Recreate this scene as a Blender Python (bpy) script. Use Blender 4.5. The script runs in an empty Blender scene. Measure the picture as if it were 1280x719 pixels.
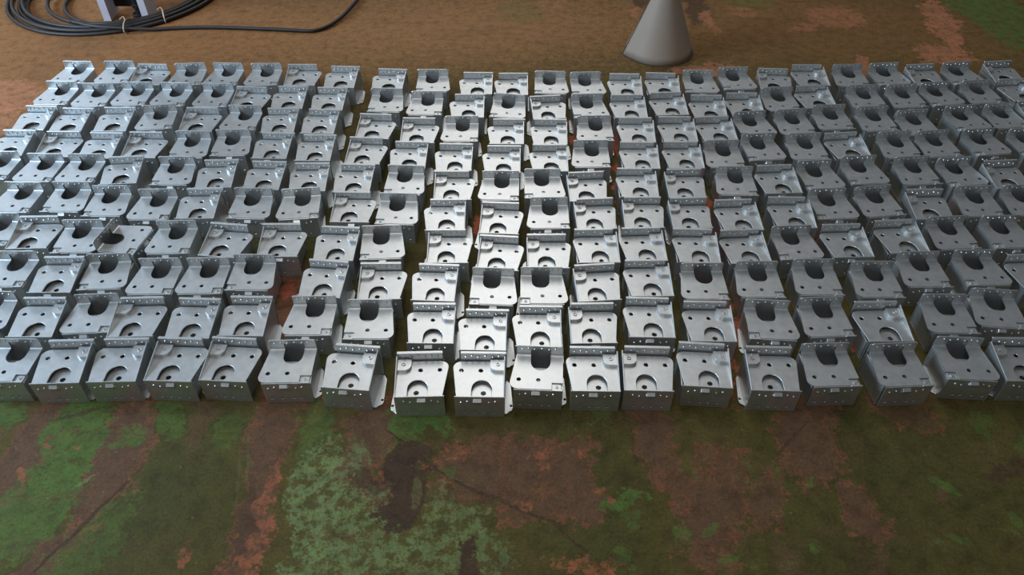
import bpy, bmesh, math, random
from mathutils import Vector, Matrix
from mathutils.geometry import tessellate_polygon

# ------------------------------------------------------------------ camera, world, lights, exposure
scene = bpy.context.scene
C = scene.collection
cam_data = bpy.data.cameras.new('camera')
cam_data.sensor_width = 36.0
cam_data.lens = 36.0 * 960.0 / 1280.0
cam = bpy.data.objects.new('camera', cam_data)
cam.location = (0, 0, 1.48)
cam.rotation_euler = (math.radians(90 - 43.5), 0, 0)
C.objects.link(cam)
scene.camera = cam

world = bpy.data.worlds.new('workshop_air')
scene.world = world
world.use_nodes = True
bg = world.node_tree.nodes['Background']
bg.inputs['Color'].default_value = (0.80, 0.86, 0.90, 1)
bg.inputs['Strength'].default_value = 0.12


def area(name, loc, aim, sx, sy, power, col):
    d = bpy.data.lights.new(name, 'AREA')
    d.shape = 'RECTANGLE'
    d.size, d.size_y = sx, sy
    d.energy = power
    d.color = col
    o = bpy.data.objects.new(name, d)
    o.location = loc
    o.rotation_euler = (Vector(aim) - Vector(loc)).to_track_quat('-Z', 'Y').to_euler()
    C.objects.link(o)
    return o


area('roof_light_strip', (-0.2, 6.5, 5.5), (-0.2, 4.0, 0.0), 2.6, 6.0, 155, (1.0, 0.97, 0.93))
area('back_window_light', (-5.5, 6.5, 2.9), (-1.0, 2.2, 0.0), 3.5, 2.6, 60, (0.70, 0.84, 1.0))
area('side_window_light', (-4.0, 1.5, 1.7), (-1.5, 2.4, 0.0), 2.0, 1.6, 200, (0.60, 0.79, 1.0))
area('front_fill_light', (-0.6, -0.8, 4.2), (0.1, 1.6, 0.0), 1.4, 1.4, 50, (1.0, 0.95, 0.88))  # unseen front light added overhead to brighten faces toward the camera

vs = scene.view_settings
vs.view_transform = 'Standard'
vs.look = 'None'
vs.gamma = 1.0
vs.use_curve_mapping = False
vs.exposure = 0.0

# ------------------------------------------------------------------ helpers


def srgb(r, g, b):
    f = lambda c: (c / 255 / 12.92) if c / 255 <= 0.04045 else ((c / 255 + 0.055) / 1.055) ** 2.4
    return (f(r), f(g), f(b), 1)


def new_mat(name):
    m = bpy.data.materials.new(name)
    m.use_nodes = True
    return m, m.node_tree, m.node_tree.nodes['Principled BSDF']


def link_mesh(name, bm, mat, parent=None, smooth=False):
    me = bpy.data.meshes.new(name)
    bm.to_mesh(me)
    bm.free()
    me.materials.append(mat)
    if smooth:
        for p in me.polygons:
            p.use_smooth = True
    return link(name, me, parent)


def link(name, me, parent=None):
    o = bpy.data.objects.new(name, me)
    C.objects.link(o)
    o.parent = parent
    return o


def thing(name, label, cat, loc=(0, 0, 0), rz=0.0, group=None):
    o = bpy.data.objects.new(name, None)
    o.empty_display_size = 0.05
    C.objects.link(o)
    o.location = loc
    o.rotation_euler = (0, 0, rz)
    o['label'] = label
    o['category'] = cat
    if group:
        o['group'] = group
    return o


def slab(bm, outline, holes, lo, hi, axes, bev=0.0007):
    """Extrude a 2-D outline with holes between lo and hi; axes maps (u, v, w) to xyz."""
    b = bmesh.new()
    loops = [outline] + holes
    pts = [p for lp in loops for p in lp]
    tris = tessellate_polygon([[Vector((p[0], p[1], 0)) for p in lp] for lp in loops])
    mk = lambda p, w: b.verts.new(axes(p[0], p[1], w))
    v0 = [mk(p, lo) for p in pts]
    v1 = [mk(p, hi) for p in pts]
    for t in tris:
        if len({*t}) < 3:
            continue
        try:
            b.faces.new([v1[i] for i in t])
            b.faces.new([v0[i] for i in reversed(t)])
        except ValueError:
            pass
    k = 0
    for lp in loops:
        n = len(lp)
        for i in range(n):
            j = (i + 1) % n
            b.faces.new((v0[k + i], v0[k + j], v1[k + j], v1[k + i]))
        k += n
    bmesh.ops.recalc_face_normals(b, faces=b.faces)
    if bev:
        b.edges.ensure_lookup_table()
        s1 = set(v1)
        s0 = set(v0)
        rim = [e for e in b.edges if len(e.link_faces) == 2 and e.calc_face_angle(0) > 0.9
               and (e.verts[0] in s1) == (e.verts[1] in s1)]
        bmesh.ops.bevel(b, geom=rim, offset=bev, segments=1, affect='EDGES', clamp_overlap=True)
    me = bpy.data.meshes.new('tmp')
    b.to_mesh(me)
    b.free()
    bm.from_mesh(me)
    bpy.data.meshes.remove(me)


XY = lambda u, v, w: (u, v, w)
XZ = lambda u, v, w: (u, w, v)
YZ = lambda u, v, w: (w, u, v)


def circle(cx, cy, r, n=10):
    return [(cx + r * math.cos(2 * math.pi * i / n), cy + r * math.sin(2 * math.pi * i / n)) for i in range(n)]


def arc(cx, cy, r, a0, a1, n):
    return [(cx + r * math.cos(math.radians(a0 + (a1 - a0) * i / n)), cy + r * math.sin(math.radians(a0 + (a1 - a0) * i / n)))
            for i in range(n + 1)]


def rect(x0, y0, x1, y1):
    return [(x0, y0), (x1, y0), (x1, y1), (x0, y1)]


def bump(bm, x, y, z, r, h, ny, n=7):
    """A small pressed dimple standing proud of a vertical face that looks along y (ny = +1 or -1)."""
    ring = [bm.verts.new((x + r * math.cos(2 * math.pi * i / n), y, z + r * math.sin(2 * math.pi * i / n))) for i in range(n)]
    mid = [bm.verts.new((x + .6 * r * math.cos(2 * math.pi * i / n), y + ny * h * .8, z + .6 * r * math.sin(2 * math.pi * i / n))) for i in range(n)]
    top = bm.verts.new((x, y + ny * h, z))
    for i in range(n):
        j = (i + 1) % n
        f = (ring[i], ring[j], mid[j], mid[i])
        g = (mid[i], mid[j], top)
        if ny > 0:
            f, g = f[::-1], g[::-1]
        bm.faces.new(f)
        bm.faces.new(g)


def tube(bm, pts, r, n=8, closed=False):
    rings = []
    m = len(pts)
    pts = [Vector(p) for p in pts]
    for i, p in enumerate(pts):
        a = pts[(i - 1) % m] if (closed or i > 0) else p
        b = pts[(i + 1) % m] if (closed or i < m - 1) else p
        d = (b - a).normalized()
        s = d.cross(Vector((0, 0, 1)))
        if s.length < 1e-4:
            s = Vector((1, 0, 0))
        s.normalize()
        u = s.cross(d).normalized()
        rings.append([bm.verts.new(p + r * (math.cos(2 * math.pi * k / n) * s + math.sin(2 * math.pi * k / n) * u)) for k in range(n)])
    for i in range(m if closed else m - 1):
        A, B = rings[i], rings[(i + 1) % m]
        for k in range(n):
            bm.faces.new((A[k], A[(k + 1) % n], B[(k + 1) % n], B[k]))
    if not closed:
        bm.faces.new(rings[0][::-1])
        bm.faces.new(rings[-1])


def spline(pts, n=10):
    out = []
    P = [Vector(p) for p in pts]
    P = [P[0] * 2 - P[1]] + P + [P[-1] * 2 - P[-2]]
    for i in range(1, len(P) - 2):
        for k in range(n):
            t = k / n
            a, b, c, d = P[i - 1], P[i], P[i + 1], P[i + 2]
            out.append(0.5 * ((2 * b) + (c - a) * t + (2 * a - 5 * b + 4 * c - d) * t * t + (3 * b - a - 3 * c + d) * t ** 3))
    out.append(P[-2])
    return out


# ------------------------------------------------------------------ materials
def zinc_material():
    m, nt, bs = new_mat('galvanised_zinc')
    N, L = nt.nodes, nt.links
    tc = N.new('ShaderNodeTexCoord')
    info = N.new('ShaderNodeObjectInfo')
    add = N.new('ShaderNodeVectorMath')
    add.operation = 'ADD'
    L.new(tc.outputs['Object'], add.inputs[0])
    L.new(info.outputs['Random'], add.inputs[1])
    n1 = N.new('ShaderNodeTexNoise')
    n1.inputs['Scale'].default_value = 60
    n1.inputs['Detail'].default_value = 4
    L.new(add.outputs[0], n1.inputs['Vector'])
    n2 = N.new('ShaderNodeTexNoise')
    n2.inputs['Scale'].default_value = 350
    n2.inputs['Detail'].default_value = 2
    L.new(add.outputs[0], n2.inputs['Vector'])
    cr = N.new('ShaderNodeValToRGB')
    cr.color_ramp.elements[0].position = 0.3
    cr.color_ramp.elements[0].color = (0.52, 0.54, 0.545, 1)
    cr.color_ramp.elements[1].position = 0.7
    cr.color_ramp.elements[1].color = (0.60, 0.62, 0.625, 1)
    L.new(n1.outputs['Fac'], cr.inputs['Fac'])
    L.new(cr.outputs['Color'], bs.inputs['Base Color'])
    mr = N.new('ShaderNodeMapRange')
    mr.inputs['To Min'].default_value = 0.37
    mr.inputs['To Max'].default_value = 0.44
    L.new(n1.outputs['Fac'], mr.inputs['Value'])
    L.new(mr.outputs['Result'], bs.inputs['Roughness'])
    bs.inputs['Metallic'].default_value = 0.85
    bp = N.new('ShaderNodeBump')
    bp.inputs['Strength'].default_value = 0.12
    bp.inputs['Distance'].default_value = 0.0006
    L.new(n2.outputs['Fac'], bp.inputs['Height'])
    L.new(bp.outputs['Normal'], bs.inputs['Normal'])
    return m


def simple_mat(name, col, rough=0.5, metal=0.0, vary=0.25, scale=30):
    m, nt, bs = new_mat(name)
    N, L = nt.nodes, nt.links
    tc = N.new('ShaderNodeTexCoord')
    n1 = N.new('ShaderNodeTexNoise')
    n1.inputs['Scale'].default_value = scale
    n1.inputs['Detail'].default_value = 5
    L.new(tc.outputs['Object'], n1.inputs['Vector'])
    cr = N.new('ShaderNodeValToRGB')
    cr.color_ramp.elements[0].position = 0.3
    cr.color_ramp.elements[1].position = 0.7
    cr.color_ramp.elements[0].color = tuple(c * (1 - vary) for c in col[:3]) + (1,)
    cr.color_ramp.elements[1].color = tuple(min(1, c * (1 + vary)) for c in col[:3]) + (1,)
    L.new(n1.outputs['Fac'], cr.inputs['Fac'])
    L.new(cr.outputs['Color'], bs.inputs['Base Color'])
    bs.inputs['Roughness'].default_value = rough
    bs.inputs['Metallic'].default_value = metal
    return m


# worn paint, bare concrete, stains and dark patches on the floor: name, centre x, y, half length, half width, angle, cover
PATCHES = [
('backbrown',-1.79,3.20,1.677,0.517,-0.03,0.90), ('backbrown',-1.98,2.71,0.714,0.353,0.05,0.80), ('backbrown',1.14,3.28,1.287,0.451,-0.11,0.55), ('sand',-0.15,3.20,0.655,0.294,0.07,0.60),
('greendark',-0.78,0.87,0.225,0.128,-1.94,0.70), ('greendark',0.88,0.89,0.477,0.214,-2.71,0.35), ('greendark',0.14,0.90,0.254,0.105,-1.29,0.40), ('brown',-1.11,1.02,0.188,0.056,-1.62,0.90),
('brown',-0.90,1.01,0.191,0.062,-1.62,0.95), ('brown',-0.94,0.76,0.089,0.033,-1.94,0.90), ('brown',-0.74,1.08,0.076,0.028,-1.60,0.60), ('brown',-0.56,0.94,0.279,0.043,-1.50,0.95),
('brown',-0.33,1.06,0.143,0.069,-1.87,0.90), ('brown',-0.32,0.93,0.062,0.034,-0.95,0.80), ('brown',-0.03,0.97,0.162,0.085,0.09,0.90), ('brown',0.01,0.96,0.106,0.063,-1.72,0.80),
('brown',0.13,0.94,0.118,0.057,-1.82,0.90), ('brown',0.10,0.88,0.127,0.038,0.18,0.70), ('brown',0.33,1.04,0.133,0.045,-1.57,0.90), ('brown',0.38,0.90,0.070,0.044,-0.80,0.80),
('brown',0.69,1.06,0.155,0.072,-1.84,0.90), ('brown',0.44,0.88,0.160,0.066,-1.88,0.90), ('brown',0.55,0.88,0.070,0.036,-2.01,0.80), ('brown',0.75,0.86,0.072,0.040,-1.59,0.90),
('brown',0.94,1.12,0.078,0.044,-0.20,0.60), ('brown',0.56,0.75,0.040,0.028,-1.34,0.50), ('brown',0.39,0.75,0.056,0.036,-0.73,0.60), ('brown',0.94,0.91,0.026,0.011,-2.05,0.60),
('brown',0.74,0.74,0.049,0.029,-1.78,0.50), ('brown',-0.54,1.20,0.077,0.044,-1.48,0.80), ('redbrown',-0.61,1.49,0.216,0.049,-1.49,0.90), ('redbrown',-0.68,2.15,0.182,0.038,-1.47,0.60),
('redbrown',-0.88,1.99,0.112,0.054,-1.51,0.70), ('redbrown',-1.12,1.46,0.078,0.038,-0.93,0.60), ('green',-1.01,1.05,0.149,0.069,-1.52,0.95), ('green',-1.03,0.86,0.125,0.086,-1.81,0.85),
('green',-1.22,1.14,0.060,0.026,-0.81,0.95), ('green',-0.81,1.10,0.065,0.031,-1.47,0.70), ('green',-0.89,1.05,0.028,0.025,-2.49,0.80), ('green',-0.65,1.08,0.076,0.028,-1.55,0.50),
('green',-0.87,0.79,0.099,0.050,-1.97,0.50), ('green',-0.46,1.08,0.087,0.043,-1.63,0.60), ('pale',-0.42,0.85,0.192,0.054,-1.47,0.95), ('pale',-0.31,0.79,0.144,0.094,-1.11,0.85),
('pale',-0.37,0.98,0.072,0.045,-1.63,0.70), ('green',-0.21,1.10,0.082,0.045,-0.16,0.95), ('green',-0.24,1.03,0.058,0.026,-0.99,0.60), ('pale',-0.09,0.81,0.113,0.054,-0.77,0.70),
('pale',-0.15,0.75,0.077,0.063,-0.76,0.70), ('green',0.23,0.89,0.055,0.025,0.12,0.95), ('green',-0.15,0.94,0.026,0.019,-0.36,0.60), ('green',0.23,0.76,0.027,0.018,-0.51,0.50),
('green',0.25,0.84,0.034,0.019,-0.90,0.50), ('green',0.37,0.83,0.025,0.015,-1.85,0.70), ('green',0.42,0.82,0.027,0.010,-2.44,0.60), ('green',0.66,0.93,0.017,0.006,-2.07,0.80),
('green',0.63,0.78,0.015,0.011,-1.49,0.80), ('green',0.95,0.93,0.035,0.012,-0.69,0.80), ('green',1.10,1.09,0.044,0.018,-1.84,0.60), ('green',0.93,0.80,0.024,0.010,-0.38,0.60),
('green',1.07,0.84,0.024,0.010,-1.37,0.60), ('green',1.18,1.04,0.025,0.020,-0.34,0.60), ('green',0.21,1.12,0.031,0.024,-0.31,0.50), ('green',0.44,0.75,0.024,0.010,-2.90,0.60),
('green',2.18,3.33,0.341,0.119,-1.77,0.90), ('green',2.07,3.43,0.167,0.081,-1.58,0.80), ('green',1.11,3.49,0.102,0.124,-1.03,0.40), ('green',0.04,3.36,0.114,0.119,-0.87,0.25),
('dark',-0.24,0.90,0.097,0.052,-1.50,0.95), ('dark',-0.24,0.99,0.046,0.040,2.63,0.90), ('dark',-0.08,0.74,0.045,0.031,-1.44,0.95), ('dark',1.11,0.97,0.056,0.020,0.25,0.60),
('olive',-0.21,0.91,0.038,0.012,-1.51,0.90), ('dark',-0.33,0.94,0.028,0.029,2.56,0.70), ('dark',0.84,3.43,0.222,0.047,-1.72,0.70), ('dark',0.60,3.49,0.120,0.033,-1.77,0.70),  # the two far dark patches darken the floor behind the cone
('dark',0.70,0.74,0.034,0.021,-1.97,0.40), ('dark',-0.57,0.83,0.126,0.017,-1.40,0.40), ('orange',-0.53,0.85,0.155,0.025,-1.59,0.70), ('orange',-0.67,0.76,0.030,0.012,-1.61,0.70),
('orange',-0.11,1.01,0.051,0.020,-3.01,0.70), ('orange',0.06,0.98,0.029,0.014,-1.59,0.80), ('orange',-0.15,1.00,0.017,0.021,0.64,0.60), ('orange',0.20,0.91,0.023,0.014,0.19,0.70),
('orange',0.05,0.88,0.019,0.019,0.22,0.70), ('orange',0.15,0.74,0.084,0.019,0.02,0.80), ('orange',-1.07,1.03,0.007,0.012,-1.95,0.80), ('orange',-1.09,0.95,0.023,0.009,-0.84,0.80),
('orange',-1.00,1.02,0.008,0.007,-0.33,0.80), ('orange',-0.45,1.17,0.041,0.023,2.78,0.80), ('orange',0.16,1.00,0.021,0.007,-1.36,0.70), ('orange',-0.29,0.95,0.015,0.007,1.44,0.70),
('orange',0.71,0.81,0.012,0.006,-0.39,0.70), ('orange',0.78,0.82,0.011,0.007,-1.58,0.70), ('orange',0.47,0.95,0.014,0.017,-0.98,0.50), ('rust',0.58,1.98,0.744,0.042,-1.62,0.95),
('rust',0.37,2.08,0.360,0.031,-1.62,0.90), ('rust',0.23,2.35,0.123,0.029,-1.48,0.90), ('rust',-0.09,1.86,0.057,0.026,-1.76,0.95), ('rust',-0.63,1.56,0.047,0.020,1.44,0.70),
('rust',0.89,1.36,0.044,0.026,0.61,0.80), ('rust',1.29,1.97,0.069,0.034,-1.65,0.80), ('rust',0.91,1.71,0.090,0.049,-0.90,0.70), ('rust',1.69,2.27,0.038,0.046,-1.48,0.70),
('rust',0.61,1.39,0.061,0.021,1.48,0.80), ('orange',0.61,1.23,0.024,0.018,-1.42,0.40), ('pink',-1.93,2.63,0.164,0.108,-0.54,0.80), ('pink',-1.85,2.45,0.115,0.064,-1.36,0.70),
('pink',1.89,3.25,0.285,0.068,-1.76,0.90), ('pink',1.78,2.94,0.117,0.075,-0.36,0.80), ('pink',1.43,3.31,0.136,0.102,-0.26,0.60), ('pink',1.27,3.20,0.091,0.035,0.56,0.50),
('pink',0.78,2.82,0.145,0.052,0.05,0.80), ('pink',1.42,2.86,0.084,0.038,-1.58,0.70), ('pink',1.04,3.35,0.061,0.051,-0.86,0.40), ('pink',0.55,3.35,0.060,0.025,-1.42,0.50),
('pink',0.87,3.28,0.112,0.028,-1.54,0.60), ('pink',0.18,3.43,0.066,0.098,-0.35,0.30), ('dark',-0.22,1.01,0.107,0.005,-0.75,0.80), ('dark',-0.03,0.89,0.130,0.005,-0.44,0.80),
('dark',0.12,0.80,0.053,0.004,-0.67,0.70), ('dark',-0.90,0.84,0.142,0.005,-2.05,0.80), ('dark',-1.04,1.12,0.063,0.005,0.39,0.60), ('dark',0.65,1.05,0.075,0.004,-2.36,0.60),
('dark',0.28,1.03,0.047,0.004,-1.58,0.50), ('pale',-0.95,0.93,0.041,0.004,0.79,0.70), ('olive',-0.60,1.00,0.063,0.004,-1.40,0.80), ('olive',-0.61,0.94,0.087,0.004,-1.42,0.50),
]

PAINT = {
    'rust': (176, 96, 72),     'sand': (166, 122, 82),    'backbrown': (152, 106, 68), 'greendark': (74, 76, 40), 'brown': (102, 76, 58), 'redbrown': (118, 76, 56), 'green': (84, 108, 52), 'pale': (114, 132, 84),
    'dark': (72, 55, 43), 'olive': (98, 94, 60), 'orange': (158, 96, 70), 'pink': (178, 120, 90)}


def floor_material(x0, x1, y0, y1):
    """Floor finish; only the patches that can reach the given rectangle are evaluated."""
    m, nt, bs = new_mat('worn_painted_concrete')
    N, L = nt.nodes, nt.links
    geo = N.new('ShaderNodeNewGeometry')

    def noise(scale, detail, rough=0.6):
        n = N.new('ShaderNodeTexNoise')
        n.inputs['Scale'].default_value = scale
        n.inputs['Detail'].default_value = detail
        n.inputs['Roughness'].default_value = rough
        L.new(geo.outputs['Position'], n.inputs['Vector'])
        return n

    def ramp(fac, *stops):
        r = N.new('ShaderNodeValToRGB')
        e = r.color_ramp.elements
        while len(e) < len(stops):
            e.new(0.5)
        for el, (p, c) in zip(e, stops):
            el.position = p
            el.color = srgb(*c)
        L.new(fac, r.inputs['Fac'])
        return r.outputs['Color']

    def mix(fac, a, b, mode='MIX'):
        x = N.new('ShaderNodeMix')
        x.data_type = 'RGBA'
        x.blend_type = mode
        if isinstance(fac, float):
            x.inputs[0].default_value = fac
        else:
            L.new(fac, x.inputs[0])
        for s, i in ((a, 6), (b, 7)):
            if isinstance(s, tuple):
                x.inputs[i].default_value = s
            else:
                L.new(s, x.inputs[i])
        return x.outputs[2]

    def vmath(op, a, b, scale=None):
        v = N.new('ShaderNodeVectorMath')
        v.operation = op
        L.new(a, v.inputs[0])
        if b is not None:
            if isinstance(b, tuple):
                v.inputs[1].default_value = b
            else:
                L.new(b, v.inputs[1])
        if scale is not None:
            v.inputs['Scale'].default_value = scale
        return v.outputs[0]

    def math2(op, a, b):
        v = N.new('ShaderNodeMath')
        v.operation = op
        for i, s in enumerate((a, b)):
            if isinstance(s, (int, float)):
                v.inputs[i].default_value = s
            else:
                L.new(s, v.inputs[i])
        return v.outputs[0]

    big, fine, grit = noise(3.2, 5), noise(26, 8, 0.72), noise(160, 4)
    warp = noise(9, 6, 0.68)
    w = vmath('SUBTRACT', warp.outputs['Color'], (0.5, 0.5, 0.5))
    w = vmath('SCALE', w, None, 0.20)
    pos = vmath('ADD', geo.outputs['Position'], w)
    pos2 = vmath('ADD', geo.outputs['Position'], vmath('SCALE', w, None, 0.22))
    flake = noise(48, 6, 0.75)
    edge = math2('MULTIPLY', math2('SUBTRACT', flake.outputs['Fac'], 0.5), 2.0)
    wr = N.new('ShaderNodeMapRange')
    wr.inputs['From Min'].default_value = 0.40
    wr.inputs['From Max'].default_value = 0.49
    wr.inputs['To Min'].default_value = 0.12
    L.new(noise(34, 9, 0.78).outputs['Fac'], wr.inputs['Value'])
    wear = wr.outputs[0]
    wr2 = N.new('ShaderNodeMapRange')
    wr2.inputs['From Min'].default_value = 0.46
    wr2.inputs['From Max'].default_value = 0.53
    wr2.inputs['To Min'].default_value = 0.1
    L.new(noise(38, 9, 0.74).outputs['Fac'], wr2.inputs['Value'])
    wear2 = wr2.outputs[0]
    col = ramp(big.outputs['Fac'], (0.30, (72, 66, 32)), (0.5, (84, 77, 38)), (0.7, (95, 83, 46)))
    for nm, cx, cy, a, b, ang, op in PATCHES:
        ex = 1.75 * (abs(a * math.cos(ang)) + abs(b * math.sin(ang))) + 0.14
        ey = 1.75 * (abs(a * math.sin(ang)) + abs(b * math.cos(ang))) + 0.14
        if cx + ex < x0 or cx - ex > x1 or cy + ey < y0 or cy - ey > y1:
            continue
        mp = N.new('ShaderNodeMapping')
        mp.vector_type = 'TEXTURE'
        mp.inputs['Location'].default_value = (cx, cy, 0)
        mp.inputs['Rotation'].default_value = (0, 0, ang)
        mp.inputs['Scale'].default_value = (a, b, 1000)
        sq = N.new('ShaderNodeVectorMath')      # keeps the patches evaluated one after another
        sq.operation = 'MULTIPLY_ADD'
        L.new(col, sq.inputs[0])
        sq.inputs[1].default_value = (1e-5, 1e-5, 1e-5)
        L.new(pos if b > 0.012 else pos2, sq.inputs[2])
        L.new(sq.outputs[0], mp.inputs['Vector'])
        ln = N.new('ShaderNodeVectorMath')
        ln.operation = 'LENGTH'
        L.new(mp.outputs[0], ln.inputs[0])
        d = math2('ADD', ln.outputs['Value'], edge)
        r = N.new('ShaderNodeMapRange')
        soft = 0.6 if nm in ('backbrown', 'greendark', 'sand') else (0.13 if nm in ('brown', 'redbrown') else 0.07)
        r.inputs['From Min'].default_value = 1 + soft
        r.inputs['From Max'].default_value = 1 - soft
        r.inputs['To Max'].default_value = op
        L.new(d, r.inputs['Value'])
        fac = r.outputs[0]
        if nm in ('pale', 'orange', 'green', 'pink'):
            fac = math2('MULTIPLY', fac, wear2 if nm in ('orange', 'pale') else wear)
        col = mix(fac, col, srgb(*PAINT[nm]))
        if nm == 'brown' and b > 0.03:      # red undercoat showing along the torn edge of the paint
            c1 = math2('SUBTRACT', 1.0, math2('MULTIPLY', math2('ABSOLUTE', math2('SUBTRACT', d, 0.93), 0.0), 9.0))
            c1 = math2('MULTIPLY', math2('MAXIMUM', c1, 0.0), math2('MULTIPLY', wear2, 0.75))
            col = mix(c1, col, srgb(150, 88, 62))
    # drag marks: streaks where the paint is rubbed off down to brown concrete
    st = N.new('ShaderNodeMapping')
    st.inputs['Rotation'].default_value = (0, 0, math.radians(-62))
    st.inputs['Scale'].default_value = (2.2, 15.0, 1)
    L.new(pos2, st.inputs['Vector'])
    sn = N.new('ShaderNodeTexNoise')
    sn.inputs['Scale'].default_value = 1.0
    sn.inputs['Detail'].default_value = 7
    sn.inputs['Roughness'].default_value = 0.7
    L.new(st.outputs[0], sn.inputs['Vector'])
    sm = N.new('ShaderNodeMapRange')
    sm.inputs['From Min'].default_value = 0.52
    sm.inputs['From Max'].default_value = 0.66
    sm.inputs['To Max'].default_value = 0.35
    L.new(sn.outputs['Fac'], sm.inputs['Value'])
    col = mix(sm.outputs[0], col, srgb(98, 76, 54))
    # fine mottling over everything, small chips
    mot = ramp(fine.outputs['Fac'], (0.25, (150, 145, 140)), (0.55, (255, 252, 248)), (0.8, (255, 255, 255)))
    col = mix(0.75, col, mot, 'MULTIPLY')
    chip = N.new('ShaderNodeMapRange')
    chip.inputs['From Min'].default_value = 0.70
    chip.inputs['From Max'].default_value = 0.76
    chip.inputs['To Max'].default_value = 0.6
    L.new(noise(17, 7, 0.7).outputs['Fac'], chip.inputs['Value'])
    col = mix(chip.outputs[0], col, srgb(150, 112, 84))
    chip2 = N.new('ShaderNodeMapRange')
    chip2.inputs['From Min'].default_value = 0.30
    chip2.inputs['From Max'].default_value = 0.24
    chip2.inputs['To Max'].default_value = 0.6
    L.new(noise(22, 7, 0.7).outputs['Fac'], chip2.inputs['Value'])
    col = mix(chip2.outputs[0], col, srgb(64, 54, 38))
    for sc, lo, hi, op, c in ((45, .67, .70, .5, (118, 136, 90)), (60, .68, .71, .55, (150, 122, 92)), (36, .32, .29, .5, (52, 44, 32)), (13, .64, .68, .4, (92, 114, 60))):
        sp = N.new('ShaderNodeMapRange')
        sp.inputs['From Min'].default_value = lo
        sp.inputs['From Max'].default_value = hi
        sp.inputs['To Max'].default_value = op
        L.new(noise(sc, 5, 0.7).outputs['Fac'], sp.inputs['Value'])
        col = mix(sp.outputs[0], col, srgb(*c))
    gr = ramp(grit.outputs['Fac'], (0.3, (150, 147, 143)), (0.6, (240, 238, 234)))
    col = mix(0.55, col, gr, 'MULTIPLY')
    L.new(col, bs.inputs['Base Color'])
    rr = N.new('ShaderNodeMapRange')
    rr.inputs['To Min'].default_value = 0.65
    rr.inputs['To Max'].default_value = 0.95
    L.new(fine.outputs['Fac'], rr.inputs['Value'])
    L.new(rr.outputs[0], bs.inputs['Roughness'])
    bs.inputs['Specular IOR Level'].default_value = 0.18
    bp = N.new('ShaderNodeBump')
    bp.inputs['Strength'].default_value = 0.35
    bp.inputs['Distance'].default_value = 0.003
    h = math2('ADD', math2('MULTIPLY', fine.outputs['Fac'], 0.8), math2('MULTIPLY', grit.outputs['Fac'], 0.3))
    L.new(h, bp.inputs['Height'])
    L.new(bp.outputs['Normal'], bs.inputs['Normal'])
    return m


ZINC = zinc_material()
bm = bmesh.new()
xs = [-9, -1.05, -0.60, -0.15, 0.30, 0.75, 9]
ys = [-5, 0.88, 1.30, 2.40, 2.95, 13]
gv = [[bm.verts.new((x, y, 0)) for x in xs] for y in ys]
mats = []
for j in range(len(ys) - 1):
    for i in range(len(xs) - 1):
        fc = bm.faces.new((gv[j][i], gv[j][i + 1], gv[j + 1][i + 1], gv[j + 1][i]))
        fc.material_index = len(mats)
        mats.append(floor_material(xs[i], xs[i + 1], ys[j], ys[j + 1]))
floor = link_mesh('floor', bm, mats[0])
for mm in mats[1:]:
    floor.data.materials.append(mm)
floor['kind'] = 'structure'
floor['label'] = 'concrete workshop floor with worn green paint and bare brown patches'

# ------------------------------------------------------------------ the bracket: meshes shared by all copies
W, D, HB, HC, T = 0.125, 0.106, 0.073, 0.104, 0.003
HA = HB + 0.024        # top of the plain back flange
R0 = W * 0.145         # radius of the rounded plate corner
SX, SR = 0.07 * W, 0.19 * W   # centre and radius of the arched cutout


def plate_outline_front_slot():
    """Top plate, cutout open to the front (y = -D/2), rounded corner behind on the -x side."""
    yf, yb = -D / 2, D / 2
    o = [(-0.40 * W, yf), (SX - SR, yf)]
    o += [(SX + SR * math.cos(math.radians(a)), yf + 0.22 * D + 0.24 * D * math.sin(math.radians(a))) for a in range(180, -1, -15)]
    o += [(SX + SR, yf), (0.5 * W, yf), (0.5 * W, yb), (-0.40 * W, yb)]
    o += arc(-0.5 * W + R0, yb - R0, R0, 90, 190, 7)
    return o


def finish(bm, name):
    me = bpy.data.meshes.new(name)
    bm.to_mesh(me)
    bm.free()
    me.materials.append(ZINC)
    return me


DOTS = [(-0.34, .3), (-0.22, .62), (-0.1, .25), (0.04, .62), (0.18, .3), (0.30, .62)]


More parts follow.
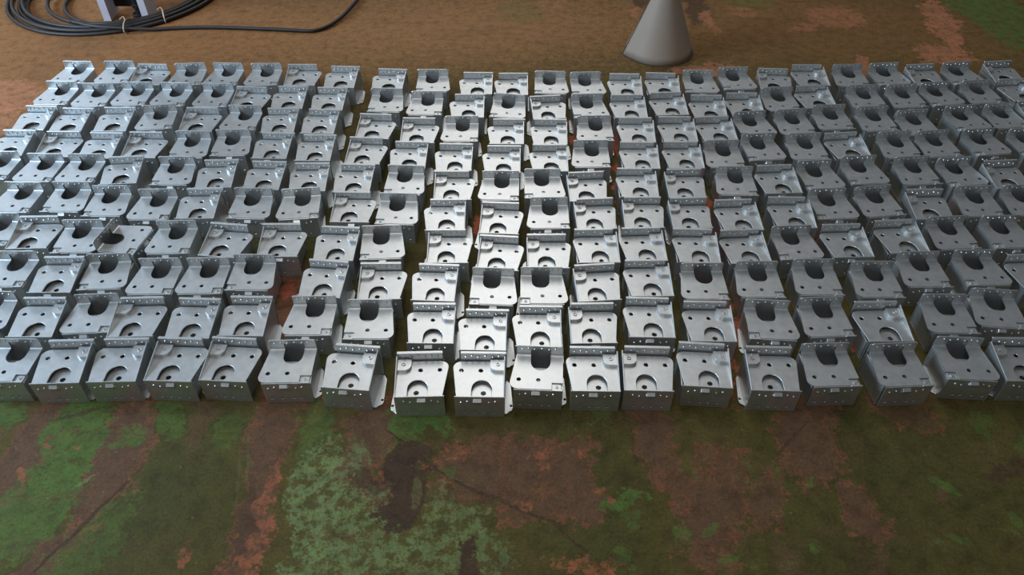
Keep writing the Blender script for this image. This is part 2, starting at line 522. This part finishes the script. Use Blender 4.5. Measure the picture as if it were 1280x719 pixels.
def build_kind(kind, wing=True):
    """Meshes of one bracket with its pressed corner on the +x side: {part name: (mesh, moves with the inner piece)}."""
    parts = []
    yf, yb = -D / 2, D / 2
    if kind == 'A':
        b = bmesh.new()
        slab(b, plate_outline_front_slot(), [circle(-.335 * W, .24 * D, .0056), circle(.035 * W, .24 * D, .0056)], HB - T, HB, XY)
        parts.append(('top_plate', finish(b, 'plate_arched_front'), False))
        b = bmesh.new()   # front flange: free upper edge, small holes low down, pressed dimples
        slab(b, rect(-.43 * W, 0, .5 * W, HB + .0015), [circle(x * W, .016, .0022, 8) for x in (-.25, -.05, .1, .28)], yf - T, yf, XZ)
        for x, z in DOTS:
            bump(b, (x + .03) * W, yf - T, HB - .022 + .012 * z, .0027, .0028, -1)
        parts.append(('front_flange', finish(b, 'flange_front_upright'), False))
        b = bmesh.new()   # back flange of the inner piece
        slab(b, rect(-.44 * W, .001, .44 * W, HA), [], yb + .0008, yb + .0008 + T, XZ)
        for x, z in DOTS:
            bump(b, x * W, yb + .0008, HA - .014 + .010 * z, .0027, .0028, -1)
        slab(b, rect(-.44 * W, yb + .0008, .44 * W, yb + .0082), [], HA - .0028, HA + .0002, XY, .0011)
        for v in b.verts:   # the flange leans back a little
            if v.co.z > HB:
                v.co.y += (v.co.z - HB) * 0.20
        parts.append(('back_flange', finish(b, 'flange_back_tall'), True))
        b = bmesh.new()   # rounded raised corner
        x1, y1 = .5 * W - T, yb
        o = [(x1, y1 - .0335), (x1, y1), (x1 - .033, y1)] + arc(x1 - .0165, y1 - .0168, .0166, 182, 270, 8)
        slab(b, o, [], HB, HB + .0085, XY, .0042)
        ring = circle(x1 - .0145, y1 - .0155, .0050, 10)
        slab(b, ring, [circle(x1 - .0145, y1 - .0155, .0032, 10)[::-1]], HB + .0085, HB + .0105, XY, .0006)
        parts.append(('corner_boss', finish(b, 'boss_raised'), False))
        b = bmesh.new()   # inner plate close below the cutout
        slab(b, rect(-.40 * W, yf + .004, .44 * W, -.02 * D), [circle(.10 * W, yf + .17 * D, .0066, 12)], HB - .0135, HB - .011, XY, 0)
        parts.append(('inner_plate', finish(b, 'inner_plate_front'), False))
    else:
        b = bmesh.new()
        o = [(x, -y) for x, y in plate_outline_front_slot()]   # cutout open to the back
        o = o[::-1]
        bx0, by1 = .5 * W - .026, yf + .021
        # pressed-in corner is cut out of the plate, its sunk tab sits below
        o2 = []
        for p in o:
            if abs(p[0] - .5 * W) < 1e-6 and abs(p[1] - yf) < 1e-6:
                o2 += [(.5 * W, by1), (bx0, by1), (bx0, yf)] if o.index(p) > 0 and abs(o[o.index(p) - 1][1] - yb) < 1e-6 else [(bx0, yf), (bx0, by1), (.5 * W, by1)]
            else:
                o2.append(p)
        slab(b, o2, [circle(-.335 * W, -.24 * D, .0056), circle(.035 * W, -.24 * D, .0056)], HB - T, HB, XY)
        parts.append(('top_plate', finish(b, 'plate_arched_back'), False))
        b = bmesh.new()   # back flange, notched in line with the cutout, with a curved bend at its foot
        zt = HC
        zn = HB + .019
        slab(b, [(-.40 * W, HB + .004), (SX - SR, HB + .004), (SX - SR, zn), (SX + SR, zn), (SX + SR, HB + .004), (.5 * W, HB + .004), (.5 * W, zt - .004),
                 (.5 * W - .004, zt), (-.40 * W + .004, zt), (-.40 * W, zt - .004)], [], yb, yb + T, XZ)
        for x0, x1 in ((-.40 * W, SX - SR), (SX + SR, .5 * W)):
            n = 5
            inn = [(yb - .005 + .005 * math.sin(math.radians(90 * i / n)), HB + .005 - .005 * math.cos(math.radians(90 * i / n))) for i in range(n + 1)]
            out = [(yb - .005 + (.005 + T) * math.sin(math.radians(90 * i / n)), HB + .005 - (.005 + T) * math.cos(math.radians(90 * i / n))) for i in range(n + 1)]
            slab(b, inn + out[::-1], [], x0, x1, YZ, 0)
        for x, z in DOTS:
            bump(b, (x + .05) * W, yb, HC - .013 + .009 * z, .0026, .0028, -1)
        parts.append(('back_flange', finish(b, 'flange_back_notched'), False))
        b = bmesh.new()
        slab(b, rect(-.42 * W, 0, .5 * W, HB - .0012), [circle(x * W, .018, .0026, 8) for x in (-.30, -.1, .12, .26)], yf - T, yf, XZ, .001)
        for x, z in DOTS:
            bump(b, (x + .03) * W, yf - T, HB - .022 + .012 * z, .0027, .0028, -1)
        parts.append(('front_flange', finish(b, 'flange_front_low'), False))
        b = bmesh.new()   # sunk corner tab
        slab(b, rect(bx0 + .0004, yf - .001, .5 * W - T - .0004, by1 - .0004), [], HB - .0062, HB - .0037, XY)
        ring = circle(.5 * W - .0135, yf + .0115, .0040, 10)
        slab(b, ring, [circle(.5 * W - .0135, yf + .0115, .002, 10)[::-1]], HB - .0037, HB - .0015, XY, 0)
        slab(b, rect(bx0, yf - .0045, .5 * W, yf - .0005), [], HB - .004, HB + .0012, XY)
        parts.append(('corner_boss', finish(b, 'boss_sunk'), False))
        b = bmesh.new()   # inner plate and the wall seen through the cutout
        slab(b, rect(-.38 * W, -.10 * D, .44 * W, .235 * D), [], HB - .0185, HB - .016, XY, 0)
        parts.append(('inner_plate', finish(b, 'inner_plate_strip'), False))
        b = bmesh.new()
        slab(b, rect(-.42 * W, .001, .46 * W, HC - .005), [], yb + T + .0006, yb + 2 * T, XZ, 0)
        parts.append(('inner_wall', finish(b, 'inner_wall_behind'), True))
    # pressed rib in the middle of the front flange
    b = bmesh.new()
    x0, x1 = -.085 * W, .075 * W
    pr = [(yf - T, HB - .0055), (yf - T - .0062, HB - .0115), (yf - T - .0052, HB - .0160), (yf - T, HB - .020)]
    slab(b, pr, [], x0, x1, YZ, .0008)
    parts.append(('flange_rib', finish(b, 'rib_pressed'), False))
    # side wall on the pressed-corner side
    b = bmesh.new()
    top_back = HA - .003 if kind == 'A' else HB - .0008
    slab(b, [(yf, .001), (yf, HB + .001 if kind == 'A' else HB - .0008), (yb, top_back), (yb, .001)] if kind == 'A' else
         [(by1 + .0005, .001), (by1 + .0005, HB - T), (yb, HB - T), (yb, .001)] , [], .5 * W - T, .5 * W, YZ)
    if kind == 'B':
        slab(b, [(yf, .001), (yf, HB - .0065), (by1 + .0005, HB - .0065), (by1 + .0005, .001)], [], .5 * W - T, .5 * W, YZ, 0)
    parts.append(('side_wall', finish(b, 'wall_pressed_side_' + kind), False))
    # side wall of the inner piece, opposite
    b = bmesh.new()
    slab(b, [(yf + .004, .004), (yf + .004, HB - .007), (yb - .012, HB - .0045), (yb, HB - .0045), (yb, .004)], [], -.43 * W, -.43 * W + T, YZ)
    parts.append(('side_wall', finish(b, 'wall_inner_side_' + kind), True))
    # base plate with the wing that sticks out beside the pressed-corner wall
    b = bmesh.new()
    o = [(-.43 * W, yf + .004), (.46 * W, yf + .004)] + arc(.585 * W - .012, yf + .022, .0115, -75, 5, 5) + [(.53 * W, yb * .75), (.46 * W, yb - .001), (-.43 * W, yb - .001)]
    if wing:
        slab(b, o, [circle(.545 * W, yf + .028, .0032, 8)], .0010, .0038, XY)
    else:
        slab(b, rect(-.43 * W, yf + .004, .47 * W, yb - .001), [], .0010, .0038, XY)
    parts.append(('base_plate', finish(b, 'base_with_wing_' + kind), True))
    return parts


def mirrored(parts):
    out = []
    for n, me, s in parts:
        m2 = me.copy()
        m2.transform(Matrix.Scale(-1, 4, Vector((1, 0, 0))))
        m2.flip_normals()
        out.append((n, m2, s))
    return out


KIND = {'AR': build_kind('A'), 'BR': build_kind('B')}
KIND['ART'] = build_kind('A', False)      # T: no room for the wing beside the neighbour
KIND['BRT'] = build_kind('B', False)
KIND['ALT'] = mirrored(KIND['ART'])
KIND['BLT'] = mirrored(KIND['BRT'])
KIND['AL'] = mirrored(KIND['AR'])
KIND['BL'] = mirrored(KIND['BR'])

# row (1 = nearest the camera, 10 = farthest), kind, x, y, turn in degrees, slide of the inner piece
BRACKETS = [
(10,'BR',-1.652,2.640,-2.3,0.0001), (10,'BRT',-1.493,2.641,1.1,-0.0007), (10,'ALT',-1.351,2.623,-1.2,-0.0087), (10,'BR',-1.216,2.624,3.6,-0.0004),
(10,'BR',-1.080,2.626,-2.5,-0.0009), (10,'BRT',-0.932,2.623,1.1,0.0010), (10,'ALT',-0.779,2.619,0.0,-0.0120), (10,'AR',-0.639,2.604,-2.8,0.0113),
(10,'AR',-0.460,2.583,-3.5,0.0110), (10,'BL',-0.289,2.575,-0.7,0.0000), (10,'AR',-0.134,2.556,-0.7,0.0084), (10,'ART',-0.004,2.550,0.0,0.0092),
(10,'BLT',0.146,2.561,-2.2,0.0003), (10,'BL',0.280,2.555,1.8,0.0007), (10,'AR',0.413,2.546,-1.7,0.0021), (10,'ART',0.551,2.552,-3.4,-0.0032),
(10,'BLT',0.697,2.569,-2.0,-0.0034), (10,'BL',0.837,2.592,3.3,-0.0033), (10,'AL',0.976,2.586,-3.9,-0.0023), (10,'AR',1.111,2.616,0.0,0.0014),
(10,'BR',1.259,2.615,1.6,0.0016), (10,'BL',1.415,2.627,5.4,-0.0022), (10,'AL',1.546,2.621,5.9,0.0029), (10,'BL',1.693,2.634,7.3,0.0008),
(10,'AL',1.850,2.645,5.1,0.0013), (9,'BR',-1.649,2.487,-1.7,0.0016), (9,'BR',-1.509,2.473,0.0,-0.0002), (9,'BR',-1.371,2.481,0.0,0.0014),
(9,'BR',-1.229,2.477,-3.3,-0.0007), (9,'BRT',-1.076,2.471,-1.7,0.0040), (9,'ALT',-0.933,2.450,-3.4,-0.0117), (9,'AR',-0.801,2.454,-1.0,0.0097),
(9,'AR',-0.657,2.444,-1.9,0.0081), (9,'BL',-0.445,2.435,-2.6,-0.0039), (9,'BR',-0.309,2.414,0.0,0.0020), (9,'ART',-0.160,2.396,0.0,0.0118),
(9,'BLT',-0.010,2.394,-8.3,-0.0035), (9,'AL',0.132,2.386,4.9,-0.0094), (9,'BL',0.276,2.396,3.2,-0.0011), (9,'AR',0.409,2.393,0.9,-0.0007),
(9,'AR',0.553,2.410,3.0,0.0005), (9,'AR',0.688,2.390,-1.5,0.0023), (9,'AR',0.820,2.405,0.9,0.0017), (9,'BR',0.954,2.443,5.2,0.0027),
(9,'AR',1.085,2.459,5.2,0.0040), (9,'BR',1.266,2.459,3.4,-0.0010), (9,'BRT',1.410,2.464,5.9,0.0023), (9,'BLT',1.552,2.481,8.2,-0.0003),
(9,'BR',1.694,2.493,6.0,0.0018), (9,'AR',1.843,2.508,4.4,0.0002), (8,'AR',-1.651,2.317,-1.7,0.0084), (8,'AR',-1.520,2.302,-1.6,0.0125),
(8,'AR',-1.371,2.307,0.0,0.0075), (8,'BR',-1.230,2.320,6.7,0.0011), (8,'AL',-1.069,2.305,-0.3,-0.0075), (8,'BR',-0.937,2.317,-1.5,0.0023),
(8,'AR',-0.801,2.301,0.6,0.0080), (8,'AR',-0.661,2.293,-2.7,0.0085), (8,'AL',-0.461,2.261,-3.5,-0.0109), (8,'AL',-0.310,2.236,-0.9,-0.0083),
(8,'BR',-0.177,2.246,0.3,0.0019), (8,'AR',-0.022,2.229,-0.9,0.0119), (8,'AR',0.123,2.228,-1.5,0.0069), (8,'BR',0.278,2.249,1.2,-0.0009),
(8,'AR',0.418,2.239,-1.4,0.0020), (8,'AR',0.558,2.244,0.0,-0.0020), (8,'ART',0.690,2.246,2.7,-0.0009), (8,'BLT',0.831,2.279,6.1,-0.0001),
(8,'BR',0.965,2.290,6.9,0.0006), (8,'BR',1.105,2.320,4.2,-0.0003), (8,'BR',1.251,2.310,4.9,0.0002), (8,'BR',1.383,2.286,6.6,0.0001),
(8,'BL',1.574,2.318,8.3,-0.0027), (8,'BRT',1.705,2.329,7.6,0.0038), (8,'ALT',1.838,2.353,5.5,0.0018), (7,'AR',-1.655,2.161,-0.9,0.0105),
(7,'AL',-1.490,2.153,0.0,-0.0046), (7,'ART',-1.357,2.145,-1.4,0.0081), (7,'ALT',-1.207,2.148,-1.1,-0.0123), (7,'BL',-1.056,2.151,-1.4,-0.0031),
(7,'BL',-0.923,2.162,1.4,-0.0011), (7,'AR',-0.790,2.144,-1.9,0.0121), (7,'AR',-0.647,2.131,-1.4,0.0101), (7,'AL',-0.473,2.114,-3.5,-0.0114),
(7,'AR',-0.337,2.090,-1.9,0.0081), (7,'AR',-0.190,2.077,-1.4,0.0074), (7,'AR',-0.035,2.065,-0.8,0.0090), (7,'AR',0.117,2.072,0.0,0.0063),
(7,'BR',0.253,2.096,0.5,0.0017), (7,'AR',0.411,2.087,-1.3,-0.0035), (7,'AR',0.552,2.089,0.0,0.0001), (7,'BRT',0.684,2.096,1.8,-0.0000),
(7,'BLT',0.826,2.137,4.8,0.0010), (7,'BR',0.965,2.138,2.9,-0.0003), (7,'AR',1.101,2.144,5.4,-0.0021), (7,'BR',1.269,2.148,3.7,0.0008),
(7,'BR',1.402,2.155,6.3,0.0004), (7,'BL',1.571,2.167,6.7,0.0007), (7,'BL',1.726,2.169,5.5,-0.0043), (6,'BR',-1.649,2.032,-1.4,0.0011),
(6,'BR',-1.502,2.019,-1.3,-0.0001), (6,'BR',-1.369,2.017,0.0,-0.0009), (6,'AR',-1.233,2.004,4.2,0.0066), (6,'BL',-1.062,2.001,0.0,0.0003),
(6,'AR',-0.930,1.985,1.6,0.0105), (6,'AR',-0.777,1.976,-2.5,0.0072), (6,'AR',-0.636,1.967,0.5,0.0065), (6,'AR',-0.496,1.961,-2.5,0.0093),
(6,'BL',-0.330,1.953,-3.2,-0.0002), (6,'AL',-0.176,1.924,0.0,-0.0125), (6,'BRT',-0.041,1.923,-1.2,-0.0006), (6,'BLT',0.101,1.933,0.0,-0.0017),
(6,'AL',0.234,1.918,3.4,-0.0007), (6,'ART',0.386,1.937,-0.9,-0.0037), (6,'ALT',0.538,1.934,1.9,0.0019), (6,'BR',0.691,1.947,-1.1,0.0011),
(6,'ART',0.825,1.955,2.9,0.0035), (6,'BLT',0.968,1.981,5.3,-0.0011), (6,'BL',1.115,2.006,3.3,-0.0001), (6,'BRT',1.272,2.002,5.1,0.0038),
(6,'BLT',1.419,1.998,6.2,-0.0034), (6,'AL',1.551,1.982,4.2,0.0035), (5,'BR',-1.501,1.864,-1.7,0.0002), (5,'BL',-1.342,1.866,-0.7,-0.0004),
(5,'BL',-1.211,1.845,0.0,0.0004), (5,'BR',-1.076,1.828,0.9,0.0001), (5,'AR',-0.940,1.832,0.7,0.0113), (5,'BL',-0.778,1.833,-1.6,0.0008),
(5,'BR',-0.639,1.832,5.4,-0.0010), (5,'AL',-0.470,1.815,-1.1,-0.0121), (5,'BL',-0.337,1.807,-2.3,-0.0019), (5,'AR',-0.199,1.778,0.4,0.0109),
(5,'AL',-0.030,1.762,-3.3,-0.0073), (5,'BRT',0.105,1.787,0.7,0.0038), (5,'ALT',0.248,1.782,3.3,0.0022), (5,'AL',0.390,1.789,0.2,-0.0000),
(5,'AL',0.528,1.786,2.2,0.0022), (5,'AR',0.664,1.776,2.6,-0.0028), (5,'ART',0.824,1.788,-0.4,-0.0030), (5,'BLT',0.963,1.832,2.7,-0.0040),
(5,'BRT',1.098,1.844,7.8,0.0006), (5,'ALT',1.249,1.828,1.2,0.0022), (5,'BR',1.398,1.844,1.4,0.0024), (5,'BR',1.542,1.848,2.1,0.0033),
(4,'BRT',-1.495,1.712,-1.0,-0.0015), (4,'ALT',-1.364,1.697,1.5,-0.0071), (4,'BL',-1.231,1.680,1.1,-0.0026), (4,'BL',-1.101,1.687,80.0,0.0000),
(4,'BR',-0.970,1.676,1.4,-0.0002), (4,'AL',-0.807,1.661,-6.5,-0.0115), (4,'AL',-0.649,1.662,0.4,-0.0122), (4,'ART',-0.498,1.648,-3.4,0.0057),
(4,'BLT',-0.363,1.654,2.9,-0.0032), (4,'AL',-0.174,1.636,0.4,-0.0123), (4,'AL',-0.031,1.607,-4.6,-0.0104), (4,'AL',0.104,1.614,0.6,-0.0065),
(4,'AR',0.236,1.637,1.0,-0.0030), (4,'AR',0.367,1.643,1.9,0.0028), (4,'AR',0.516,1.638,-1.5,-0.0035), (4,'ART',0.652,1.635,3.4,-0.0013),
(4,'BLT',0.806,1.653,3.3,0.0009), (4,'AR',0.944,1.659,2.0,0.0025), (4,'AR',1.106,1.678,4.0,-0.0010), (4,'BR',1.256,1.695,4.2,0.0020),
(4,'BL',1.424,1.700,1.5,-0.0029), (3,'BR',-1.370,1.542,-0.5,0.0040), (3,'ART',-1.230,1.518,0.4,0.0074), (3,'BLT',-1.097,1.532,3.2,0.0014),
(3,'BR',-0.964,1.512,0.9,0.0009), (3,'BRT',-0.833,1.514,1.4,0.0019), (3,'BLT',-0.700,1.528,-0.7,-0.0037), (3,'AR',-0.508,1.503,-5.6,0.0046),
(3,'AL',-0.345,1.493,0.9,-0.0090), (3,'AR',-0.209,1.487,-3.0,0.0093), (3,'BL',-0.047,1.473,-2.9,-0.0018), (3,'BL',0.085,1.476,-0.9,-0.0018),
(3,'AL',0.230,1.487,4.6,-0.0022), (3,'AR',0.364,1.504,0.7,-0.0013), (3,'BR',0.509,1.493,0.0,0.0006), (3,'BR',0.658,1.500,0.0,0.0038),
(3,'BR',0.815,1.509,0.0,0.0031), (3,'BR',0.972,1.500,0.0,0.0014), (3,'BR',1.113,1.540,0.9,0.0017), (3,'BL',1.281,1.547,1.2,0.0011),
(3,'AR',1.412,1.528,2.1,0.0035), (2,'BL',-1.343,1.382,-0.5,-0.0021), (2,'AR',-1.209,1.358,0.0,0.0032), (2,'BRT',-1.079,1.372,3.2,0.0020),
(2,'ALT',-0.951,1.359,2.1,-0.0023), (2,'AR',-0.814,1.355,-2.0,0.0071), (2,'AR',-0.682,1.362,-1.0,0.0085), (2,'BR',-0.517,1.365,0.6,0.0031),
(2,'BL',-0.359,1.352,0.0,-0.0017), (2,'AR',-0.206,1.337,-0.8,0.0063), (2,'AR',-0.075,1.314,-1.3,0.0115), (2,'ART',0.062,1.327,-0.7,0.0114),
(2,'ALT',0.207,1.337,1.1,-0.0003), (2,'AR',0.347,1.357,-1.5,0.0009), (2,'AR',0.497,1.343,-1.2,-0.0022), (2,'BL',0.659,1.350,-3.3,-0.0005),
(2,'BR',0.795,1.360,2.7,0.0001), (2,'AR',0.935,1.343,1.2,0.0001), (2,'BR',1.112,1.372,-0.9,0.0036), (2,'BR',1.247,1.391,-5.8,-0.0001),
(1,'BR',-1.216,1.215,-0.7,-0.0006), (1,'AR',-1.083,1.209,2.0,0.0097), (1,'ART',-0.951,1.214,1.4,0.0105), (1,'ALT',-0.806,1.216,-2.2,-0.0085),
(1,'AL',-0.675,1.216,-3.5,-0.0082), (1,'BR',-0.540,1.211,1.3,0.0036), (1,'AR',-0.390,1.193,-5.4,0.0111), (1,'AL',-0.213,1.170,1.8,-0.0067),
(1,'AR',-0.079,1.169,-1.0,0.0094), (1,'BR',0.059,1.191,-3.1,0.0022), (1,'ART',0.192,1.186,-1.0,0.0015), (1,'ALT',0.326,1.187,-1.8,-0.0006),
(1,'AR',0.459,1.199,-4.2,-0.0022), (1,'AL',0.623,1.187,-1.7,-0.0028), (1,'BR',0.758,1.201,1.9,-0.0003), (1,'BR',0.925,1.201,3.4,-0.0004),
(1,'BL',1.098,1.220,-3.5,-0.0015), (1,'AL',1.231,1.216,-0.7,-0.0003),
]

ORD = ['first', 'second', 'third', 'fourth', 'fifth', 'sixth', 'seventh', 'eighth', 'ninth', 'tenth', 'eleventh', 'twelfth', 'thirteenth',
       'fourteenth', 'fifteenth', 'sixteenth', 'seventeenth', 'eighteenth', 'nineteenth', 'twentieth', 'twenty-first', 'twenty-second',
       'twenty-third', 'twenty-fourth', 'twenty-fifth', 'twenty-sixth']
LOOK = {'A': 'zinc bracket with arch at front', 'B': 'zinc bracket with arch at back'}
seen = {}
for row, kind, x, y, deg, slide in BRACKETS:
    k = seen.get(row, 0)
    seen[row] = k + 1
    where = 'front row' if row == 1 else ('rearmost row' if row == 10 else '%s row from front' % ORD[row - 1])
    odd = row == 3 and kind[0] == 'B' and ORD[k] == 'fourteenth'
    look = 'zinc bracket turned sideways' if abs(deg) > 45 else LOOK[kind[0]]
    if odd:
        look += ', floor showing through'
    t = thing('steel_bracket', '%s, %s from left, %s' % (look, ORD[k], where), 'bracket', (x, y, 0), math.radians(deg), 'zinc brackets laid out in rows on the floor')
    for name, me, slides in KIND[kind]:
        if odd and name in ('inner_plate', 'base_plate'):
            continue
        p = link(name, me, t)
        if slides:
            p.location.x = slide

# ------------------------------------------------------------------ sheet cone behind the brackets
CONE_M = simple_mat('grey_sheet', srgb(150, 135, 121), 0.6, 0.0, 0.05, 6)
DARK_LINE_M = simple_mat('dark_edge', srgb(70, 58, 46), 0.6, 0.0, 0.1, 20)
cone = thing('sheet_cone', 'grey sheet cone with a lapped seam standing on the floor', 'cone', (0.608, 2.99, 0))


def cone_point(a, h, off=0.0):
    """a: degrees around from the seam; the sheet flares outward just before the seam edge."""
    rr = 0.142 * (1 - h / 0.372)
    flare = 0.11 * max(0.0, 1 - a / 26.0) ** 1.5
    th = math.radians(193 + a)
    r = rr * (1 + flare) + off
    return (r * math.cos(th), r * math.sin(th), h + 0.002)


bm = bmesh.new()
NA, NH = 76, 14
grid = [[[bm.verts.new(cone_point(375.0 * i / NA if i else 0.0, 0.35 * j / NH, o - (0.004 * (375.0 * i / NA) / 375))) for j in range(NH + 1)] for i in range(NA + 1)] for o in (0.0, -0.0018)]
for i in range(NA):
    for j in range(NH):
        bm.faces.new((grid[0][i][j], grid[0][i + 1][j], grid[0][i + 1][j + 1], grid[0][i][j + 1]))
        bm.faces.new((grid[1][i][j + 1], grid[1][i + 1][j + 1], grid[1][i + 1][j], grid[1][i][j]))
    for j in (0, NH):
        f = (grid[0][i][j], grid[1][i][j], grid[1][i + 1][j], grid[0][i + 1][j])
        bm.faces.new(f if j == 0 else f[::-1])
for i in (0, NA):
    for j in range(NH):
        f = (grid[0][i][j], grid[0][i][j + 1], grid[1][i][j + 1], grid[1][i][j])
        bm.faces.new(f if i == 0 else f[::-1])
bmesh.ops.recalc_face_normals(bm, faces=bm.faces)
link_mesh('sheet', bm, CONE_M, cone, True)
bm = bmesh.new()
tube(bm, [cone_point(375.0 * i / NA, 0.0, 0.0005 - 0.004 * i / NA) for i in range(NA + 1)], 0.0022, 6)  # thin dark line following the lower edge of the sheet
link_mesh('bottom_dark_line', bm, DARK_LINE_M, cone, True)
bm = bmesh.new()
tube(bm, [cone_point(0, 0.35 * j / NH, 0.0005) for j in range(NH + 1)], 0.0016, 6)
link_mesh('seam_edge', bm, DARK_LINE_M, cone, True)

# ------------------------------------------------------------------ black cable coil
CABLE_M = simple_mat('black_rubber', srgb(36, 30, 28), 0.55, 0.0, 0.3, 12)
STRING_M = simple_mat('pale_string', srgb(196, 176, 150), 0.8, 0.0, 0.15, 60)
coil = thing('cable_coil', 'coiled black rubber cable tied with string around the machine leg', 'cable', (-1.85, 3.70, 0))
rnd = random.Random(7)


def circ3(p, q, r):
    ax, ay = p
    bx, by = q
    cx, cy = r
    d = 2 * (ax * (by - cy) + bx * (cy - ay) + cx * (ay - by))
    ux = ((ax * ax + ay * ay) * (by - cy) + (bx * bx + by * by) * (cy - ay) + (cx * cx + cy * cy) * (ay - by)) / d
    uy = ((ax * ax + ay * ay) * (cx - bx) + (bx * bx + by * by) * (ax - cx) + (cx * cx + cy * cy) * (bx - ax)) / d
    return ux, uy, math.hypot(ax - ux, ay - uy)


LOOPS = [((-2.315, 3.49), (-1.71, 3.140), (-1.385, 3.49), 0.010), ((-2.29, 3.49), (-1.70, 3.155), (-1.40, 3.49), 0.023),
         ((-2.26, 3.49), (-1.70, 3.170), (-1.415, 3.49), 0.010), ((-2.24, 3.49), (-1.70, 3.178), (-1.43, 3.49), 0.026),
         ((-2.22, 3.49), (-1.69, 3.190), (-1.445, 3.49), 0.012), ((-2.12, 3.49), (-1.69, 3.205), (-1.455, 3.49), 0.024),
         ((-2.04, 3.49), (-1.68, 3.216), (-1.47, 3.49), 0.010)]
for p, q, r, z in LOOPS:
    ux, uy, rad = circ3(p, q, r)
    ph = rnd.uniform(0, 6.28)
    pts = []
    for i in range(72):
        a = 2 * math.pi * i / 72
        rr = rad * (1 + 0.006 * math.sin(3 * a + ph))
        pts.append((ux + rr * math.cos(a) + 1.85, uy + rr * math.sin(a) - 3.70, z + 0.003 * math.sin(2 * a + ph)))
    bm = bmesh.new()
    tube(bm, pts, 0.0085, 8, True)
    link_mesh('cable_loop', bm, CABLE_M, coil, True)
loose = [(-1.90, 3.19, .034), (-1.78, 3.150, .030), (-1.661, 3.150, .022), (-1.55, 3.165, .010), (-1.454, 3.180, .009), (-1.3, 3.188, .009), (-1.071, 3.172, .009), (-0.93, 3.158, .009), (-0.855, 3.155, .009),
         (-0.80, 3.195, .010), (-0.755, 3.28, .012), (-0.725, 3.39, .014), (-0.71, 3.50, .012), (-0.72, 3.75, .009), (-0.80, 4.1, .009)]
bm = bmesh.new()
tube(bm, spline([(a + 1.85, b - 3.70, c) for a, b, c in loose], 8), 0.0080, 8)
link_mesh('loose_end', bm, CABLE_M, coil, True)
for k, (a, b) in enumerate((((-1.668, 3.225), (-1.655, 3.128)), ((-1.545, 3.31), (-1.515, 3.235)))):
    bm = bmesh.new()
    pts = []
    for i in range(20):
        t = 2 * math.pi * i / 20
        u = 0.5 - 0.5 * math.cos(t)
        pts.append((a[0] + (b[0] - a[0]) * u + 1.85, a[1] + (b[1] - a[1]) * u - 3.70, 0.020 + 0.022 * math.sin(t)))
    tube(bm, pts, 0.0028, 6, True)
    tube(bm, spline([(a[0] * .6 + b[0] * .4 + 1.85, a[1] * .6 + b[1] * .4 - 3.70, .043), (a[0] * .6 + b[0] * .4 + 1.838, a[1] * .6 + b[1] * .4 - 3.685, .050),
                     (a[0] * .6 + b[0] * .4 + 1.828, a[1] * .6 + b[1] * .4 - 3.70, .046)], 4), 0.0022, 5)
    link_mesh('string_tie', bm, STRING_M, coil, True)

# ------------------------------------------------------------------ machine leg in the coil
LEG_M = simple_mat('lavender_grey_paint', srgb(184, 178, 184), 0.45, 0.0, 0.08, 8)
LEGD_M = simple_mat('dark_steel', srgb(40, 36, 34), 0.5, 0.5, 0.3, 15)
leg = thing('machine_leg', 'lavender grey steel leg with twin uprights standing inside cable coil', 'machine leg', (-1.695, 3.265, 0))


def boxmesh(name, x0, x1, y0, y1, z0, z1, mat, parent, bev=0.002):
    b = bmesh.new()
    slab(b, rect(x0, y0, x1, y1), [], z0, z1, XY, bev)
    return link_mesh(name, b, mat, parent)


boxmesh('upright', -0.102, -0.070, 0.0, 0.10, 0, 0.85, LEG_M, leg)
boxmesh('upright', 0.070, 0.100, 0.0, 0.10, 0, 0.85, LEG_M, leg)
boxmesh('web', -0.070, 0.070, 0.075, 0.085, 0.035, 0.85, LEGD_M, leg)
br = boxmesh('adjusting_block', 0.010, 0.068, 0.035, 0.075, 0.10, 0.16, LEG_M, leg)
b = bmesh.new()
slab(b, circle(0.038, 0.045, 0.011, 12), [], 0.02, 0.10, XY, 0.001)
slab(b, circle(0.038, 0.045, 0.019, 6), [], 0.045, 0.062, XY, 0.001)
slab(b, circle(0.038, 0.045, 0.026, 14), [], 0.0, 0.02, XY, 0.002)
link_mesh('levelling_bolt', b, LEGD_M, leg)
boxmesh('top_plate', -0.12, 0.12, -0.02, 0.12, 0.85, 0.862, LEG_M, leg)
